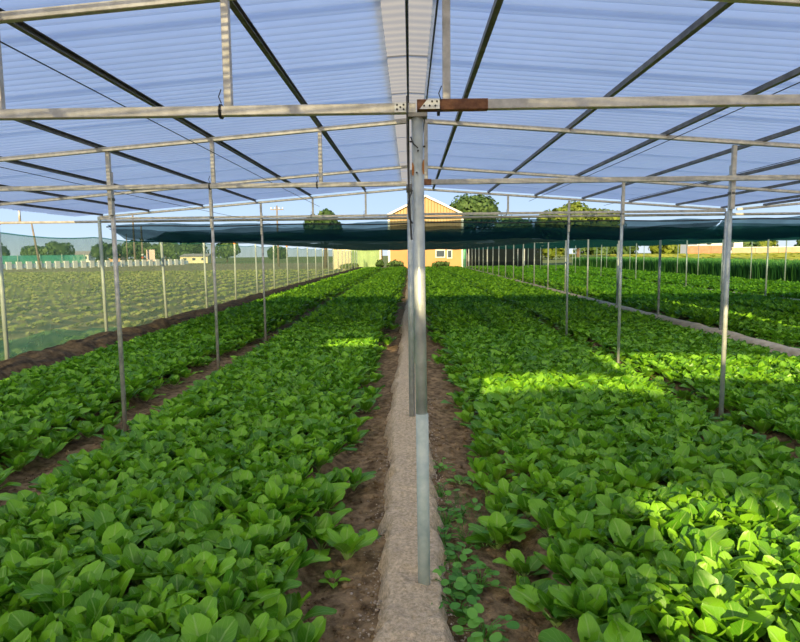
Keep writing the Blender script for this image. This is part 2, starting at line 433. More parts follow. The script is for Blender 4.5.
# ------------------------------------------------------------------ leaves
def leaf_geo(nu, nv, L, W, phi0, dphi, cup, ruff, seed, petiole=0.36, twist=0.0):
    r = np.random.default_rng(seed)
    if nv > 3:
        v = np.concatenate([np.linspace(0, petiole, 3)[:-1], petiole + (1 - petiole) * 0.5 * (1 - np.cos(math.pi * np.linspace(0, 1, nv)))])
    else:
        v = np.linspace(petiole * 0.8, 1, nv + 1)
    ph1, ph2 = r.uniform(0, 6.28, 2)
    vv = np.linspace(0, 1, 41)
    ang = phi0 + dphi * vv ** 1.5                 # tilt from vertical
    rr = np.concatenate([[0], np.cumsum(np.sin(ang[:-1]) * L / 40)]); zz = np.concatenate([[0], np.cumsum(np.cos(ang[:-1]) * L / 40)])
    P = []; UV = []
    for a in v:
        s = max(0.0, (a - petiole) / (1 - petiole))
        w = 0.0075 + (W - 0.0075) * (max(0.0, math.sin(math.pi * s ** 0.8)) ** 0.55 if s > 0 else 0)
        if s >= 0.999: w = W * 0.16
        R = np.interp(a, vv, rr); Zc = np.interp(a, vv, zz); an = np.interp(a, vv, ang)
        nrm = np.array([-math.cos(an), 0, math.sin(an)])   # leaf upper side looks inwards/up
        for i in range(nu + 1):
            u = -1 + 2 * i / nu
            off = cup * W * u * u * (1 if s > 0 else 0.3) + ruff * W * abs(u) ** 2 * math.sin(ph1 + a * 13 + (u > 0) * ph2) * (s > 0) + twist * u * w * s
            p = np.array([R, u * w, Zc]) + nrm * off
            P.append(p); UV.append((0.5 + 0.5 * u, a))
    return np.array(P), grid_quads(nu + 1, len(v)), np.array(UV)

def leaf_variants(n, nu, nv, seed0, scale=1.0):
    out = []
    for k in range(n):
        r = np.random.default_rng(seed0 + k)
        ring = k / max(1, n - 1)                        # 0 inner upright .. 1 outer splayed
        L = (0.165 + 0.085 * ring + r.uniform(-0.02, 0.02)) * scale
        W = (0.043 + 0.017 * ring + r.uniform(-0.005, 0.006)) * scale
        out.append(leaf_geo(nu, nv, L, W, 0.12 + 0.50 * ring, 0.35 + 0.75 * ring + r.uniform(-0.15, 0.3),
                            r.uniform(0.05, 0.35), r.uniform(0.05, 0.2), seed0 + k, twist=r.uniform(-0.35, 0.35)))
    return out

NEAR = leaf_variants(18, 4, 6, 100)
NEAR_ME = [np_mesh('leaf', v, q, LEAF, uv) for v, q, uv in NEAR]
MID = leaf_variants(14, 4, 3, 300, 0.95)
FAR = leaf_variants(10, 2, 2, 500, 1.12)

# plant positions
def visible(x, y, margin=40):
    v = Vector((x, y, 0.25 - CAM_H)); d = v.dot(fwd)
    if d < 0.8: return False
    px = 400 + FPX * v.dot(ri) / d; py = 321 - FPX * v.dot(up) / d
    return -margin < px < 800 + margin and py < 642 + margin

plants = []
for bi, (a, b) in enumerate(BEDS):
    y = 1.0
    row = 0
    while y < END_Y - 1:
        sp = 0.155 if y < 14 else (0.19 if y < 26 else 0.25)
        n = max(2, int(round((b - a) / sp)))
        for i in range(n + 1):
            e = min(i, n - i)
            x = a + (b - a) * (i + 0.5 * (row % 2) - 0.25) / n + random.gauss(0, 0.028)
            yy = y + random.gauss(0, 0.03)
            if e == 0:
                x += random.gauss(0, 0.07)
                if random.random() < 0.18: continue
            if visible(x, yy, 260 if y > 4 else 120): plants.append((x, yy, bi, e))
        y += sp * 0.92; row += 1
inview = sorted([p for p in plants if visible(p[0], p[1], 14)], key=lambda p: p[0] ** 2 + p[1] ** 2)
HERO = set(inview[:300])
BED_TXT = {0: ('leafy green vegetable in the bed along the net wall', 'greens in the bed along the net wall'),
           1: ('broad-leaved green vegetable in the bed left of the earth ridge', 'greens in the bed left of the earth ridge'),
           2: ('broad-leaved green vegetable in the bed on the weedy side of the earth ridge', 'greens in the bed right of the earth ridge'),
           3: ('leafy green vegetable in the second bed right of the earth ridge', 'greens in the second bed right of the earth ridge')}
HERO_LIST = sorted(HERO)
for (x, y, bi, e) in HERO_LIST:
    root = empty('leafy_green', (x, y, float(gz(x, y)) - 0.005), random.uniform(0, 6.28))
    t = BED_TXT.get(bi, BED_TXT[3])
    lab, grp = t
    if bi == 2 and x > 1.2 and y < 3.05: lab, grp = 'broad-leaved green vegetable in the yellow-green sunlit patch of the bed right of the ridge', 'sunlit greens right of the earth ridge'
    elif bi == 2 and x < 0.80: lab, grp = 'green vegetable at the bed edge overhanging the weedy furrow right of the ridge', 'greens edging the weedy furrow'
    elif bi == 1 and x > -0.76: lab, grp = 'green vegetable at the bed edge overhanging the bare furrow left of the ridge', 'greens edging the bare furrow left of the ridge'
    elif bi == 1 and x < -2.2: lab, grp = 'green vegetable at the bed edge along the furrow of the left side posts', 'greens edging the furrow of the left side posts'
    tag(root, lab, 'vegetable', grp)
    s = random.uniform(0.80, 1.06)
    root.scale = (s, s, s * random.uniform(0.9, 1.08))
    nl = 9 if e else 8
    for k in range(nl):
        ring = (k + random.uniform(-0.3, 0.3)) / (nl - 1)
        vi = int(np.clip(round(ring * 17 + random.uniform(-2, 2)), 0, 17))
        o = bpy.data.objects.new('leaf', NEAR_ME[vi])
        o.rotation_euler = (random.gauss(0, 0.08), random.gauss(0, 0.08), k * 2.39996 + random.uniform(-0.35, 0.35))
        c = random.uniform(0.88, 1.12); o.scale = (c, c, c)
        link(o, root)

# the rest of the crop as one mesh
VV, QQ, UU, TT = [], [], [], []
base = 0
rest = [p for p in plants if p not in HERO]
groups = {'mid': [p for p in rest if p[1] < 13], 'far': [p for p in rest if p[1] >= 13]}
for key, pl in groups.items():
    var = MID if key == 'mid' else FAR
    P = np.array([(p[0], p[1]) for p in pl])
    gzv = gz(P[:, 0], P[:, 1])
    sc0 = rng.uniform(0.85, 1.15, len(P)); rot0 = rng.uniform(0, 6.28, len(P))
    nl = 9 if key == 'mid' else 8
    big = np.where(P[:, 1] > 26, 1.22, 1.0) if key == 'far' else np.ones(len(P))
    for k in range(nl):
        ring = k / (nl - 1)
        pick = np.clip(np.round(ring * (len(var) - 1) + rng.uniform(-1.6, 1.6, len(P))), 0, len(var) - 1).astype(int)
        ang = rot0 + k * 2.39996 + rng.uniform(-0.35, 0.35, len(P))
        for vi in range(len(var)):
            idx = np.nonzero(pick == vi)[0]
            if not len(idx): continue
            v, q, uv = var[vi]
            s = (sc0[idx] * big[idx] * rng.uniform(0.88, 1.12, len(idx)))[:, None]
            ca, sa = np.cos(ang[idx])[:, None], np.sin(ang[idx])[:, None]
            tx = rng.normal(0, 0.08, len(idx))[:, None]
            vx = v[None, :, 0]; vy = v[None, :, 1]; vz = v[None, :, 2] + tx * v[None, :, 0]
            wx = (vx * ca - vy * sa) * s + P[idx, 0][:, None]
            wy = (vx * sa + vy * ca) * s + P[idx, 1][:, None]
            wz = vz * s * (1 / np.where(big[idx] > 1, 1.12, 1.0))[:, None] + gzv[idx][:, None] - 0.005
            VV.append(np.stack([wx, wy, wz], 2).reshape(-1, 3))
            nvt = len(v)
            offs = base + np.arange(len(idx)) * nvt
            QQ.append((q[None] + offs[:, None, None]).reshape(-1, 4))
            UU.append(np.tile(uv, (len(idx), 1)))
            TT.append(np.repeat(rng.random(len(idx)), nvt))
            base += nvt * len(idx)
crop = link(bpy.data.objects.new('leafy_crop', np_mesh('leafy_crop', np.concatenate(VV), np.concatenate(QQ), LEAF, np.concatenate(UU), np.concatenate(TT))))
tag(crop, 'dense leafy greens filling the long beds into the distance', 'crop', kind='stuff')
print('hero', len(HERO), 'rest', len(rest), 'crop quads', sum(len(q) for q in QQ))

# seedlings in the furrows
def seedling(x, y, s, label):
    root = empty('seedling', (x, y, float(gz_n(x, y)) - 0.01), random.uniform(0, 6))
    tag(root, label, 'seedling')
    for k in range(5):
        o = bpy.data.objects.new('leaf', NEAR_ME[random.choice([9, 12, 15])])
        o.rotation_euler = (0, 0.25, k * 1.3 + random.uniform(-0.3, 0.3)); o.scale = (s, s, s)
        link(o, root)
seedling(-0.245, 3.42, 0.42, 'lone seedling in the furrow beside the pale ridge')
seedling(-0.40, 2.98, 0.40, 'small seedling at the shaded edge of the left bed')
seedling(0.34, 4.35, 0.55, 'stray seedling in the weedy furrow beyond the front post')
seedling(0.40, 3.35, 0.5, 'stray seedling in the furrow between weeds and right bed')
seedling(-2.72, 4.15, 0.38, 'tiny sprout in the furrow left of the near bed')

# weeds beside the ridge
def weed_mesh(seed):
    r = np.random.default_rng(seed)
    n = 7
    pts = [(0, 0)] + [(0.5 * math.cos(t), 0.5 * math.sin(t)) for t in np.linspace(-2.75, 2.75, n)]
    sh = [(0, 0, 0)]
    for t in np.linspace(-math.pi, math.pi, 13)[:-1]:
        rad = 0.5 * (1 - 0.12 * math.cos(t * 1)) * (1 + 0.12 * abs(math.cos(t / 2)))
        sh.append((0.5 + rad * math.cos(t), rad * 0.92 * math.sin(t), 0))
    sh[0] = (0.5, 0, -0.06)
    vs_ = [(a, b, c + 0.12 * abs(b) + 0.1 * r.normal() * a * 0.4) for a, b, c in sh]
    fs = [(0, i, i + 1) for i in range(1, 12)] + [(0, 12, 1)]
    mb = MB().add(vs_, fs)
    return mb.mesh('leaf', WEED, True)
WEED_ME = [weed_mesh(k) for k in range(4)]
def weed(x, y, n, sz, spread, label, group):
    z0 = float(gz_n(x, y)) + 0.0
    root = empty('weed', (x, y, z0)); tag(root, label, 'weed', group)
    mb = MB(); spots = []
    for k in range(int(n * 1.7)):
        a = random.uniform(0, 6.28); d = spread * math.sqrt(random.random()); h = random.uniform(0.02, 0.085)
        p = (d * math.cos(a), d * math.sin(a), h)
        mb.tube([(0, 0, -0.01), (p[0] * 0.5, p[1] * 0.5, h * 0.8), p], 0.0022, 4, False)
        spots.append((p, a))
    mb.build('stem', WEED, root)
    for p, a in spots:
        o = bpy.data.objects.new('leaf', random.choice(WEED_ME))
        o.location = p; s = sz * random.uniform(0.7, 1.25)
        o.scale = (s, s, s); o.rotation_euler = (random.gauss(0, 0.3), random.gauss(0.15, 0.25), a + random.gauss(0, 0.8))
        link(o, root)
WL = 'low round-leaved weed in the furrow beside the ridge, beyond the front post'
for (x, y, n, sz, sp) in [(0.20, 2.62, 13, 0.05, 0.10), (0.30, 2.50, 14, 0.046, 0.11), (0.24, 2.86, 14, 0.05, 0.10), (0.17, 2.78, 8, 0.05, 0.07), (0.33, 2.92, 8, 0.045, 0.09),
                          (0.24, 3.12, 12, 0.046, 0.11), (0.17, 3.32, 12, 0.042, 0.10), (0.30, 3.40, 9, 0.04, 0.11), (0.20, 3.62, 12, 0.04, 0.11),
                          (0.30, 3.78, 9, 0.038, 0.12), (0.19, 4.05, 9, 0.038, 0.10), (0.36, 2.36, 6, 0.025, 0.06), (0.30, 2.18, 5, 0.02, 0.05), (0.22, 4.6, 8, 0.036, 0.1), (0.24, 2.30, 4, 0.018, 0.05)]:
    near = y < 2.7 and n > 8
    if near: weed(x, y, n, sz, sp, 'low round-leaved weed right beside the foot of the sleeved front post', 'weeds at the foot of the front post')
    elif sz < 0.03: weed(x, y, n, sz, sp, 'tiny weed sprout on the bare soil near the foot of the front post', 'weed sprouts')
    else: weed(x, y, n, sz, sp, WL, 'weeds beside the ridge')

# grass blades and straws in the right furrow, clods and pebbles
VV, QQ = [], []; b0 = 0
for k in range(150):
    x = random.gauss(0.34, 0.07); y = random.gauss(3.75, 0.25)
    z = float(gz_n(x, y)) - 0.01
    a = random.uniform(0, 6.28); l = random.uniform(0.05, 0.13); w = 0.0022
    dx, dy = math.cos(a), math.sin(a)
    for i in range(4):
        t = i / 3
        cx, cy, cz = x + dx * l * 0.6 * t * t, y + dy * l * 0.6 * t * t, z + l * (t - 0.4 * t * t)
        ww = w * (1 - 0.85 * t)
        VV += [(cx - dy * ww, cy + dx * ww, cz), (cx + dy * ww, cy - dx * ww, cz)]
    for i in range(3): QQ.append((b0 + 2 * i, b0 + 2 * i + 1, b0 + 2 * i + 3, b0 + 2 * i + 2))
    b0 += 8
o = link(bpy.data.objects.new('grass_tuft', np_mesh('grass_tuft', VV, QQ, WEED)))
tag(o, 'thin dark grass in the furrow beyond the front post', 'grass', kind='stuff')

def scatter(name, count, xf, yf, zf, s0, s1, mat, label):
    VV, FF = [], []; b0 = 0
    phi = (1 + 5 ** 0.5) / 2
    ico = np.array([(-1, phi, 0), (1, phi, 0), (-1, -phi, 0), (1, -phi, 0), (0, -1, phi), (0, 1, phi), (0, -1, -phi), (0, 1, -phi), (phi, 0, -1), (phi, 0, 1), (-phi, 0, -1), (-phi, 0, 1)]) / 1.9
    icf = np.array([(0, 11, 5), (0, 5, 1), (0, 1, 7), (0, 7, 10), (0, 10, 11), (1, 5, 9), (5, 11, 4), (11, 10, 2), (10, 7, 6), (7, 1, 8), (3, 9, 4), (3, 4, 2), (3, 2, 6), (3, 6, 8), (3, 8, 9), (4, 9, 5), (2, 4, 11), (6, 2, 10), (8, 6, 7), (9, 8, 1)])
    for k in range(count):
        y = yf(); x = xf(y); s = random.uniform(s0, s1) * (0.5 + random.random())
        v = ico * rng.uniform(0.6, 1.25, (12, 1)) * s * np.array([1, 1, 0.65])
        VV.append(v + np.array([x, y, zf(x, y)])); FF.append(icf + b0); b0 += 12
    o = link(bpy.data.objects.new(name, np_mesh(name, np.concatenate(VV), np.concatenate(FF), mat, smooth=False)))
    return tag(o, label, name.split('_')[-1], kind='stuff')
scatter('soil_clods', 3200, lambda y: random.choice((random.uniform(-0.55, -0.15), random.uniform(0.15, 0.6), random.uniform(-2.95, -2.4))), lambda: 1.9 + 5 * random.random() ** 1.5,
        lambda x, y: float(gz_n(x, y)), 0.005, 0.018, SOIL, 'crumbly brown soil clods lying in the furrows')
scatter('pale_pebbles', 1800, lambda y: random.choice((-1, 1)) * random.gauss(0.185, 0.05), lambda: 1.9 + 5 * random.random() ** 1.6,
        lambda x, y: float(gz_n(x, y)) + 0.05 * max(0, 1 - abs(abs(x) - 0.14) / 0.06), 0.0025, 0.0075, PEBBLE, 'pale grit and pebbles along the ridge edges')

# ------------------------------------------------------------------ roof frame
def truss(k, y, tie, xs_strut, label, rusty=False):
    root = empty('roof_truss', (0, y, 0)); tag(root, label, 'truss')
    w = 0.037
    for sgn in (-1, 1):
        g = 0.03 if sgn > 0 else 0.0
        MB().bar((sgn * 0.10 if sgn > 0 else -0.02, 0, rz(0.05) - 0.048), (sgn * EAVE, 0, rz(EAVE) - 0.048), w, w).build('rafter', GALV, root)
    if tie is not None:
        zt = tie
        l = MB().bar((-EAVE, 0, zt), (0.028 if rusty else -0.028, 0, zt), 0.040, 0.041).build('tie_beam', GALV, root)
        if rusty:
            MB().bar((0.30, 0, zt + 0.012), (EAVE, 0, zt + 0.012), 0.040, 0.041).build('tie_beam', GALV, root)
            rb = MB().bar((0.034, 0.0, zt + 0.012), (0.335, 0, zt + 0.012), 0.047, 0.045).build('rusty_sleeve', RUST, root)
            rb['label'] = 'rust-brown sleeve joining the tie beam'
        else:
            MB().bar((0.09, 0, zt + 0.012), (EAVE, 0, zt + 0.012), 0.040, 0.044).build('tie_beam', GALV, root)
            MB().bar((0.085, -0.002, zt + 0.012), (0.19, -0.002, zt + 0.012), 0.046, 0.05).build('rusty_sleeve', RUST, root)
        for sx in xs_strut:
            MB().bar((sx, 0, zt + 0.02), (sx, 0, rz(sx) - 0.06), 0.033, 0.033).build('strut', GALV, root)
            wm = MB()
            for q in range(3):
                ang = [i * math.pi / 5 for i in range(11)]
                wm.tube([(sx - 0.03 - 0.004 * q + 0.0, 0.028 * math.cos(a) , zt + 0.03 * math.sin(a)) for a in ang], 0.0022, 5)
            wm.tube([(sx - 0.024, -0.026, zt + 0.028), (sx - 0.034, -0.03, zt + 0.055), (sx - 0.022, -0.03, zt + 0.085)], 0.0025, 5)
            wm.build('wire_tie', BLACK, root)
    return root

truss(1, frame(1), 2.258, (-1.77, -0.775, 0.16), 'galvanised roof truss with a rust-brown sleeve on its tie beam', True)
truss(2, frame(2), 2.256, (-1.74, -0.785, 0.145), 'galvanised roof truss carried by the second pair of side posts')
truss(3, frame(3), None, (), 'galvanised rafter pair without a tie beam under the roof sheets')
truss(4, frame(4), 2.33, (-1.74, -0.79, 0.14, 1.75), 'galvanised roof truss at the end of the roof sheets')

# gusset plates on the first tie, with punched holes
def plate(name, x0, x1, z0, z1, y, slant, parent_y, label):
    root = empty(name, ((x0 + x1) / 2, y, (z0 + z1) / 2)); tag(root, label, 'plate')
    cx, cz = (x0 + x1) / 2, (z0 + z1) / 2
    a = [(x0 - cx, z0 - cz), (x1 - cx, z0 - cz), (x1 - cx, z1 - cz), (x0 + slant - cx, z1 - cz)]
    mb = MB(); t = 0.003
    mb.add([(p, -t, q) for p, q in a] + [(p, t, q) for p, q in a], [(0, 1, 2, 3), (7, 6, 5, 4), (0, 4, 5, 1), (1, 5, 6, 2), (2, 6, 7, 3), (3, 7, 4, 0)])
    mb.build('plate_body', PLATE, root)
    w = x1 - x0
    for fx, fz in [(0.22, 0.3), (0.5, 0.3), (0.78, 0.3), (0.62, 0.72), (0.86, 0.72)] if slant else [(0.22, 0.28), (0.78, 0.28), (0.5, 0.5), (0.22, 0.74), (0.78, 0.74)]:
        MB().tube([(x0 - cx + w * fx, -t - 0.004, z0 - cz + (z1 - z0) * fz), (x0 - cx + w * fx, t, z0 - cz + (z1 - z0) * fz)], 0.0042, 8).build('bolt', BLACK, root)
plate('gusset_plate', -0.062, -0.012, 2.239, 2.279, frame(1) - 0.0245, 0, 0, 'square white bolted plate on the tie beam left of the front post')
plate('gusset_plate', 0.045, 0.130, 2.250, 2.292, frame(1) - 0.028, 0.035, 0, 'slanted white bolted plate over the rust-brown sleeve')

# purlins
PUR = [-5.55, -4.70, -3.72, -2.76, -1.77, -0.79, 0.42, 1.40, 2.24, 3.08, 3.92, 4.75, 5.55]
for i, px in enumerate(PUR):
    lab = 'dark steel purlin along the %s roof slope, %s from the ridge' % ('left' if px < 0 else 'right', ('first', 'second', 'third', 'fourth', 'fifth', 'sixth', 'seventh')[(5 - i) if px < 0 else (i - 6)])
    mb = MB(); mb.channel((px, -8.2, rz(px) - 0.012), (px, frame(4) + 0.05, rz(px) - 0.012), 0.031, 0.034)
    o = mb.build('purlin', GALV_DARK, None); tag(o, lab, 'purlin', 'purlins under the roof sheets')

# ------------------------------------------------------------------ roof sheets
roof = empty('roof', (0, 0, 0)); tag(roof, 'low gable roof of blue translucent corrugated sheets', 'roof', kind='structure')
SHW = 0.93
def sheet_mesh(name, x0, x1, width, waves, mat, lap=0.06):
    n = waves * 8
    ys = np.linspace(0, width + lap, int(n * (width + lap) / width) + 1)
    xs = np.linspace(x0, x1, 5)
    X, Y = np.meshgrid(xs, ys)
    Z = PEAK + 0.026 - SLOPE * np.abs(X) + 0.015 * np.sin(Y / width * waves * 2 * math.pi) + 0.006 * (Y / width)
    return np_mesh(name, np.stack([X.ravel(), Y.ravel(), Z.ravel()], 1), grid_quads(len(xs), len(ys)), mat)
_sheets = {}
def sheet(x0, x1):
    key = (round(x0, 3), round(x1, 3))
    if key not in _sheets: _sheets[key] = sheet_mesh('roof_sheet', x0, x1, SHW, 9, ROOF)
    return _sheets[key]
# unseen gaps made in the roof so low sun lights chosen patches: (y from, y to, x from, x to)
HOLES = [(-2.6, -2.0, -0.80, 1.25), (-1.6, -0.2, 1.0, 4.4), (-6.4, -5.9, -0.28, 3.2), (-7.3, -6.8, -0.55, 3.2), (1.2, 1.5, -2.76, -1.86)]
ROWS = [frame(4) + 0.15 - SHW * (k + 1) for k in range(21)]
for y in ROWS:
    for a, b in ((-6.15, -0.135), (0.12, 5.72)):  # left sheets extended past the eave to keep low sun off the bed
        parts = [(a, b)]
        for h0, h1, hx0, hx1 in HOLES:
            if h0 < y < h1:
                parts = [q for (p0, p1) in parts for q in ((p0, min(p1, hx0)), (max(p0, hx1), p1)) if q[1] - q[0] > 0.05]
        for p0, p1 in parts:
            o = bpy.data.objects.new('roof_sheet', sheet(p0, p1)); o.location = (0, y, 0); link(o, roof)
# the neighbouring roof bay beyond the first kerb
roof2 = empty('roof', (11.3, 0, 0)); tag(roof2, 'neighbouring gable roof of blue corrugated sheets beyond the first kerb', 'roof', kind='structure')
SH2L = sheet_mesh('roof_sheet', 0.0, -5.45, SHW, 9, ROOF); SH2R = sheet_mesh('roof_sheet', 0.0, 5.6, SHW, 9, ROOF)
y = frame(4) + 0.15 - SHW
while y > -8.8:
    for me in (SH2L, SH2R):
        o = bpy.data.objects.new('roof_sheet', me); o.location = (0, y, 0); link(o, roof2)
    y -= SHW
for k in (3, 4):
    root = empty('roof_truss', (11.3, frame(k), 0)); tag(root, 'rafter pair of the neighbouring roof bay, %s' % ('set back from its edge' if k == 3 else 'at its open edge'), 'truss')
    for sgn in (-1, 1): MB().bar((0, 0, rz(0) - 0.05), (sgn * 5.5, 0, rz(5.5) - 0.05), 0.042, 0.042).build('rafter', GALV, root)
for px, wd in ((6.3, 'first'), (7.3, 'second'), (8.3, 'third')):
    o = MB().channel((px, -8.2, rz(11.3 - px) - 0.012), (px, frame(4) + 0.05, rz(11.3 - px) - 0.012), 0.038, 0.036).build('purlin', GALV_DARK, None)
    tag(o, 'dark steel purlin of the neighbouring roof bay, %s from the first kerb' % wd, 'purlin', 'purlins of the neighbouring roof bay')
# ridge cap sheets
X = np.array([-0.17, -0.09, 0.0, 0.08, 0.15])
RCM = None
for y in ROWS:
    if any(h0 < y < h1 and hx0 < 0 < hx1 for h0, h1, hx0, hx1 in HOLES): continue
    if RCM is None:
        yy = np.linspace(0, SHW + 0.03, 75)
        XX, YY = np.meshgrid(X, yy)
        ZZ = PEAK + 0.045 - SLOPE * np.abs(XX) * 0.8 + 0.0012 * np.sin(YY / SHW * 9 * 2 * math.pi) + 0.005 * YY
        RCM = np_mesh('ridge_sheet', np.stack([XX.ravel(), YY.ravel(), ZZ.ravel()], 1), grid_quads(5, 75), RIDGE)
    o = bpy.data.objects.new('ridge_sheet', RCM); o.location = (0, y, 0); link(o, roof)

# ------------------------------------------------------------------ posts
def post(name, x, y, z0, z1, r, mat, label, cat='post', group=None, lean=0.0, cap=None, inset=None):
    root = empty(name, (x, y, z0)); tag(root, label, cat, group)
    MB().tube([(0, 0, 0), (lean, 0, z1 - z0)], r, 12).build('pipe', mat, root, True)
    if cap is not None:
        MB().tube([(lean, 0, z1 - z0 - 0.035), (lean, 0, z1 - z0 + 0.03)], r * 1.5, 10).build('cap', cap, root)
    return root

# front centre post with pale lower sleeve, rust patches and clamps
c1 = empty('centre_post', (0.046, frame(1) - 0.045, 0.05)); tag(c1, 'thick front post with pale lower sleeve on the earth ridge', 'post')
MB().tube([(0, 0, 0.6), (-0.012, 0, 2.165)], 0.0250, 20).build('pipe', PIPE, c1, True)
MB().tube([(0.004, 0, 0), (0, 0, 0.885)], 0.0278, 20).build('sleeve', SLEEVE, c1, True)
MB().box(-0.05, 0.03, -0.03, 0.03, 2.16, 2.177).build('head_plate', GALV_DARK, c1)
for a0, zc, hh in ((-2.7, 1.945, 0.03), (-0.42, 1.955, 0.032)):
    n = 7; rp = MB()
    for i in range(n):
        t = a0 - 0.42 + 0.84 * i / (n - 1)
        e = math.sin(math.pi * i / (n - 1)) ** 0.5
        for s in (-1, 1):
            rp.v.append((-0.0098 + 0.0266 * math.cos(t), 0.0266 * math.sin(t), zc + s * hh * (0.35 + 0.65 * e) * random.uniform(0.75, 1.1)))
    rp.f += [(2 * i, 2 * i + 2, 2 * i + 3, 2 * i + 1) for i in range(n - 1)]
    o = rp.build('rust_patch', RUST_ORANGE, c1); o['label'] = 'orange rust stain'
for z, a in ((2.02, -1.5), (1.93, -1.7), (2.06, -2.6), (2.04, -0.4)):
    MB().tube([(-0.012 + 0.027 * math.cos(a), 0.027 * math.sin(a), z), (-0.012 + 0.036 * math.cos(a), 0.036 * math.sin(a), z)], 0.004, 8).build('bolt', BLACK, c1)
wr = MB()
wr.tube([(-0.036, -0.01, 1.86), (-0.055, -0.02, 1.80), (-0.05, -0.02, 1.74), (-0.035, -0.01, 1.72)], 0.003, 6)
wr.tube([(-0.04, -0.01, 2.08), (-0.03, -0.03, 2.05), (-0.01, -0.035, 2.03)], 0.003, 6)
wr.build('wire_tie', BLACK, c1)

c2 = empty('centre_post', (0.003, frame(2), 0.06)); tag(c2, 'slimmer post on the earth ridge just behind the sleeved front post', 'post')
MB().tube([(0, 0, 0), (0, 0, 2.18)], 0.027, 16).build('pipe', PIPE, c2, True)
MB().tube([(0, 0, 2.12), (0, 0, 2.19)], 0.034, 12).build('head_clamp', GALV_DARK, c2, True)
for k in range(3, 24):
    o = post('ridge_post', 0.03, frame(k), 0.05, 2.75 if k <= 4 else 2.14, 0.024, PIPE, 'post on the earth ridge in line behind the thick front posts', group='posts along the earth ridge')

# side posts inside the roofed bay
for s, xx in ((-1, -2.68), (1, 2.84)):
    for k in (2, 3, 4):
        side = 'left' if s < 0 else 'right'
        pos = {2: 'tall steel post under the second truss, in the furrow %s of the ridge', 3: 'tall steel post under the tie-less rafters, %s of the ridge', 4: 'steel post under the last truss, %s of the ridge'}[k] % side
        root = empty('side_post', (xx, frame(k) + 0.05, -0.05)); tag(root, pos, 'post', 'side posts under the roof')
        top = rz(xx) - 0.02
        MB().tube([(0, 0, 0), (0.0, 0, top - 0.22 + 0.05)], 0.0205 if k == 2 else 0.020, 12).build('pipe', GALV if s < 0 else PIPE, root, True)
        MB().bar((0.0, -0.03, top - 0.55), (0.0, -0.03, top), 0.036, 0.036).build('top_bracket', GALV, root)
        wm = MB()
        for q in range(3): wm.tube([(0.028 * math.cos(a), -0.012 + 0.04 * math.sin(a), top - 0.42 + 0.008 * q) for a in np.linspace(0, 6.28, 13)], 0.0025, 5)
        wm.build('wire_tie', BLACK, root)

# fence posts on the left, border posts on the right
for k in range(2, 25):
    yk = frame(k)
    if yk > END_Y + 1: break
    top = 2.37 if k <= 4 else 2.05
    post('fence_post', -5.6, yk, 0.0, top, 0.030, PIPE_GREEN, 'pale round post of the green net wall', group='posts of the green net wall', lean=random.gauss(0, 0.02), cap=ORANGE if k in (7, 10) else None)
for k in range(4, 25):
    yk = frame(k)
    post('border_post', 5.6, yk, 0.02, 2.33 if k == 4 else 2.13, 0.026, PIPE, 'slim galvanised post on the pale kerb beyond the second right bed', group='posts on the first kerb', cap=ORANGE if k in (7, 12) else None, lean=random.gauss(0, 0.012))
    if k >= 5:
        post('border_post', 11.2, yk, 0.02, 2.13, 0.026, PIPE, 'slim galvanised post on the kerb amid the right-hand beds', group='posts on the second kerb', cap=ORANGE if k in (7, 11) else None, lean=random.gauss(0, 0.012))
    if k >= 7:
        post('border_post', 16.85, yk, 0.02, 2.13, 0.026, PIPE_GREEN, 'slim pale post on the dark border along the rice field', group='posts along the rice field', lean=random.gauss(0, 0.012))

# cross pipes carrying the net
def cross_pipe(y, z, x0, x1, label, cap=False):
    root = empty('cross_pipe', (0, y, z)); tag(root, label, 'pipe')
    MB().tube([(x0, 0, 0), (x1, 0, 0)], 0.024, 10).build('pipe', GALV, root, True)
    if cap: MB().tube([(x0 - 0.06, 0, 0), (x0 + 0.05, 0, 0)], 0.036, 10).build('end_cap', ORANGE, root, True)
    return root
cross_pipe(frame(4) + 0.06, 2.282, -7.52, 17.0, 'long galvanised pipe across the front edge of the shade nets', True)
cross_pipe(frame(7), 2.125, -5.6, 17.0, 'long galvanised pipe under the middle of the shade nets')
cross_pipe(frame(11), 2.125, -5.6, 17.0, 'long galvanised pipe under the far part of the shade nets')
cross_pipe(frame(16), 2.125, -5.6, 17.0, 'long galvanised pipe at the far end of the shade nets')
o = MB().tube([(-7.1, frame(4) + 0.06, 2.30), (-7.1, frame(4) + 0.06, 2.55)], 0.022, 8).build('pipe_stub', GALV, None, True)
tag(o, 'short upright pipe stub on the left end of the long net pipe', 'pipe')

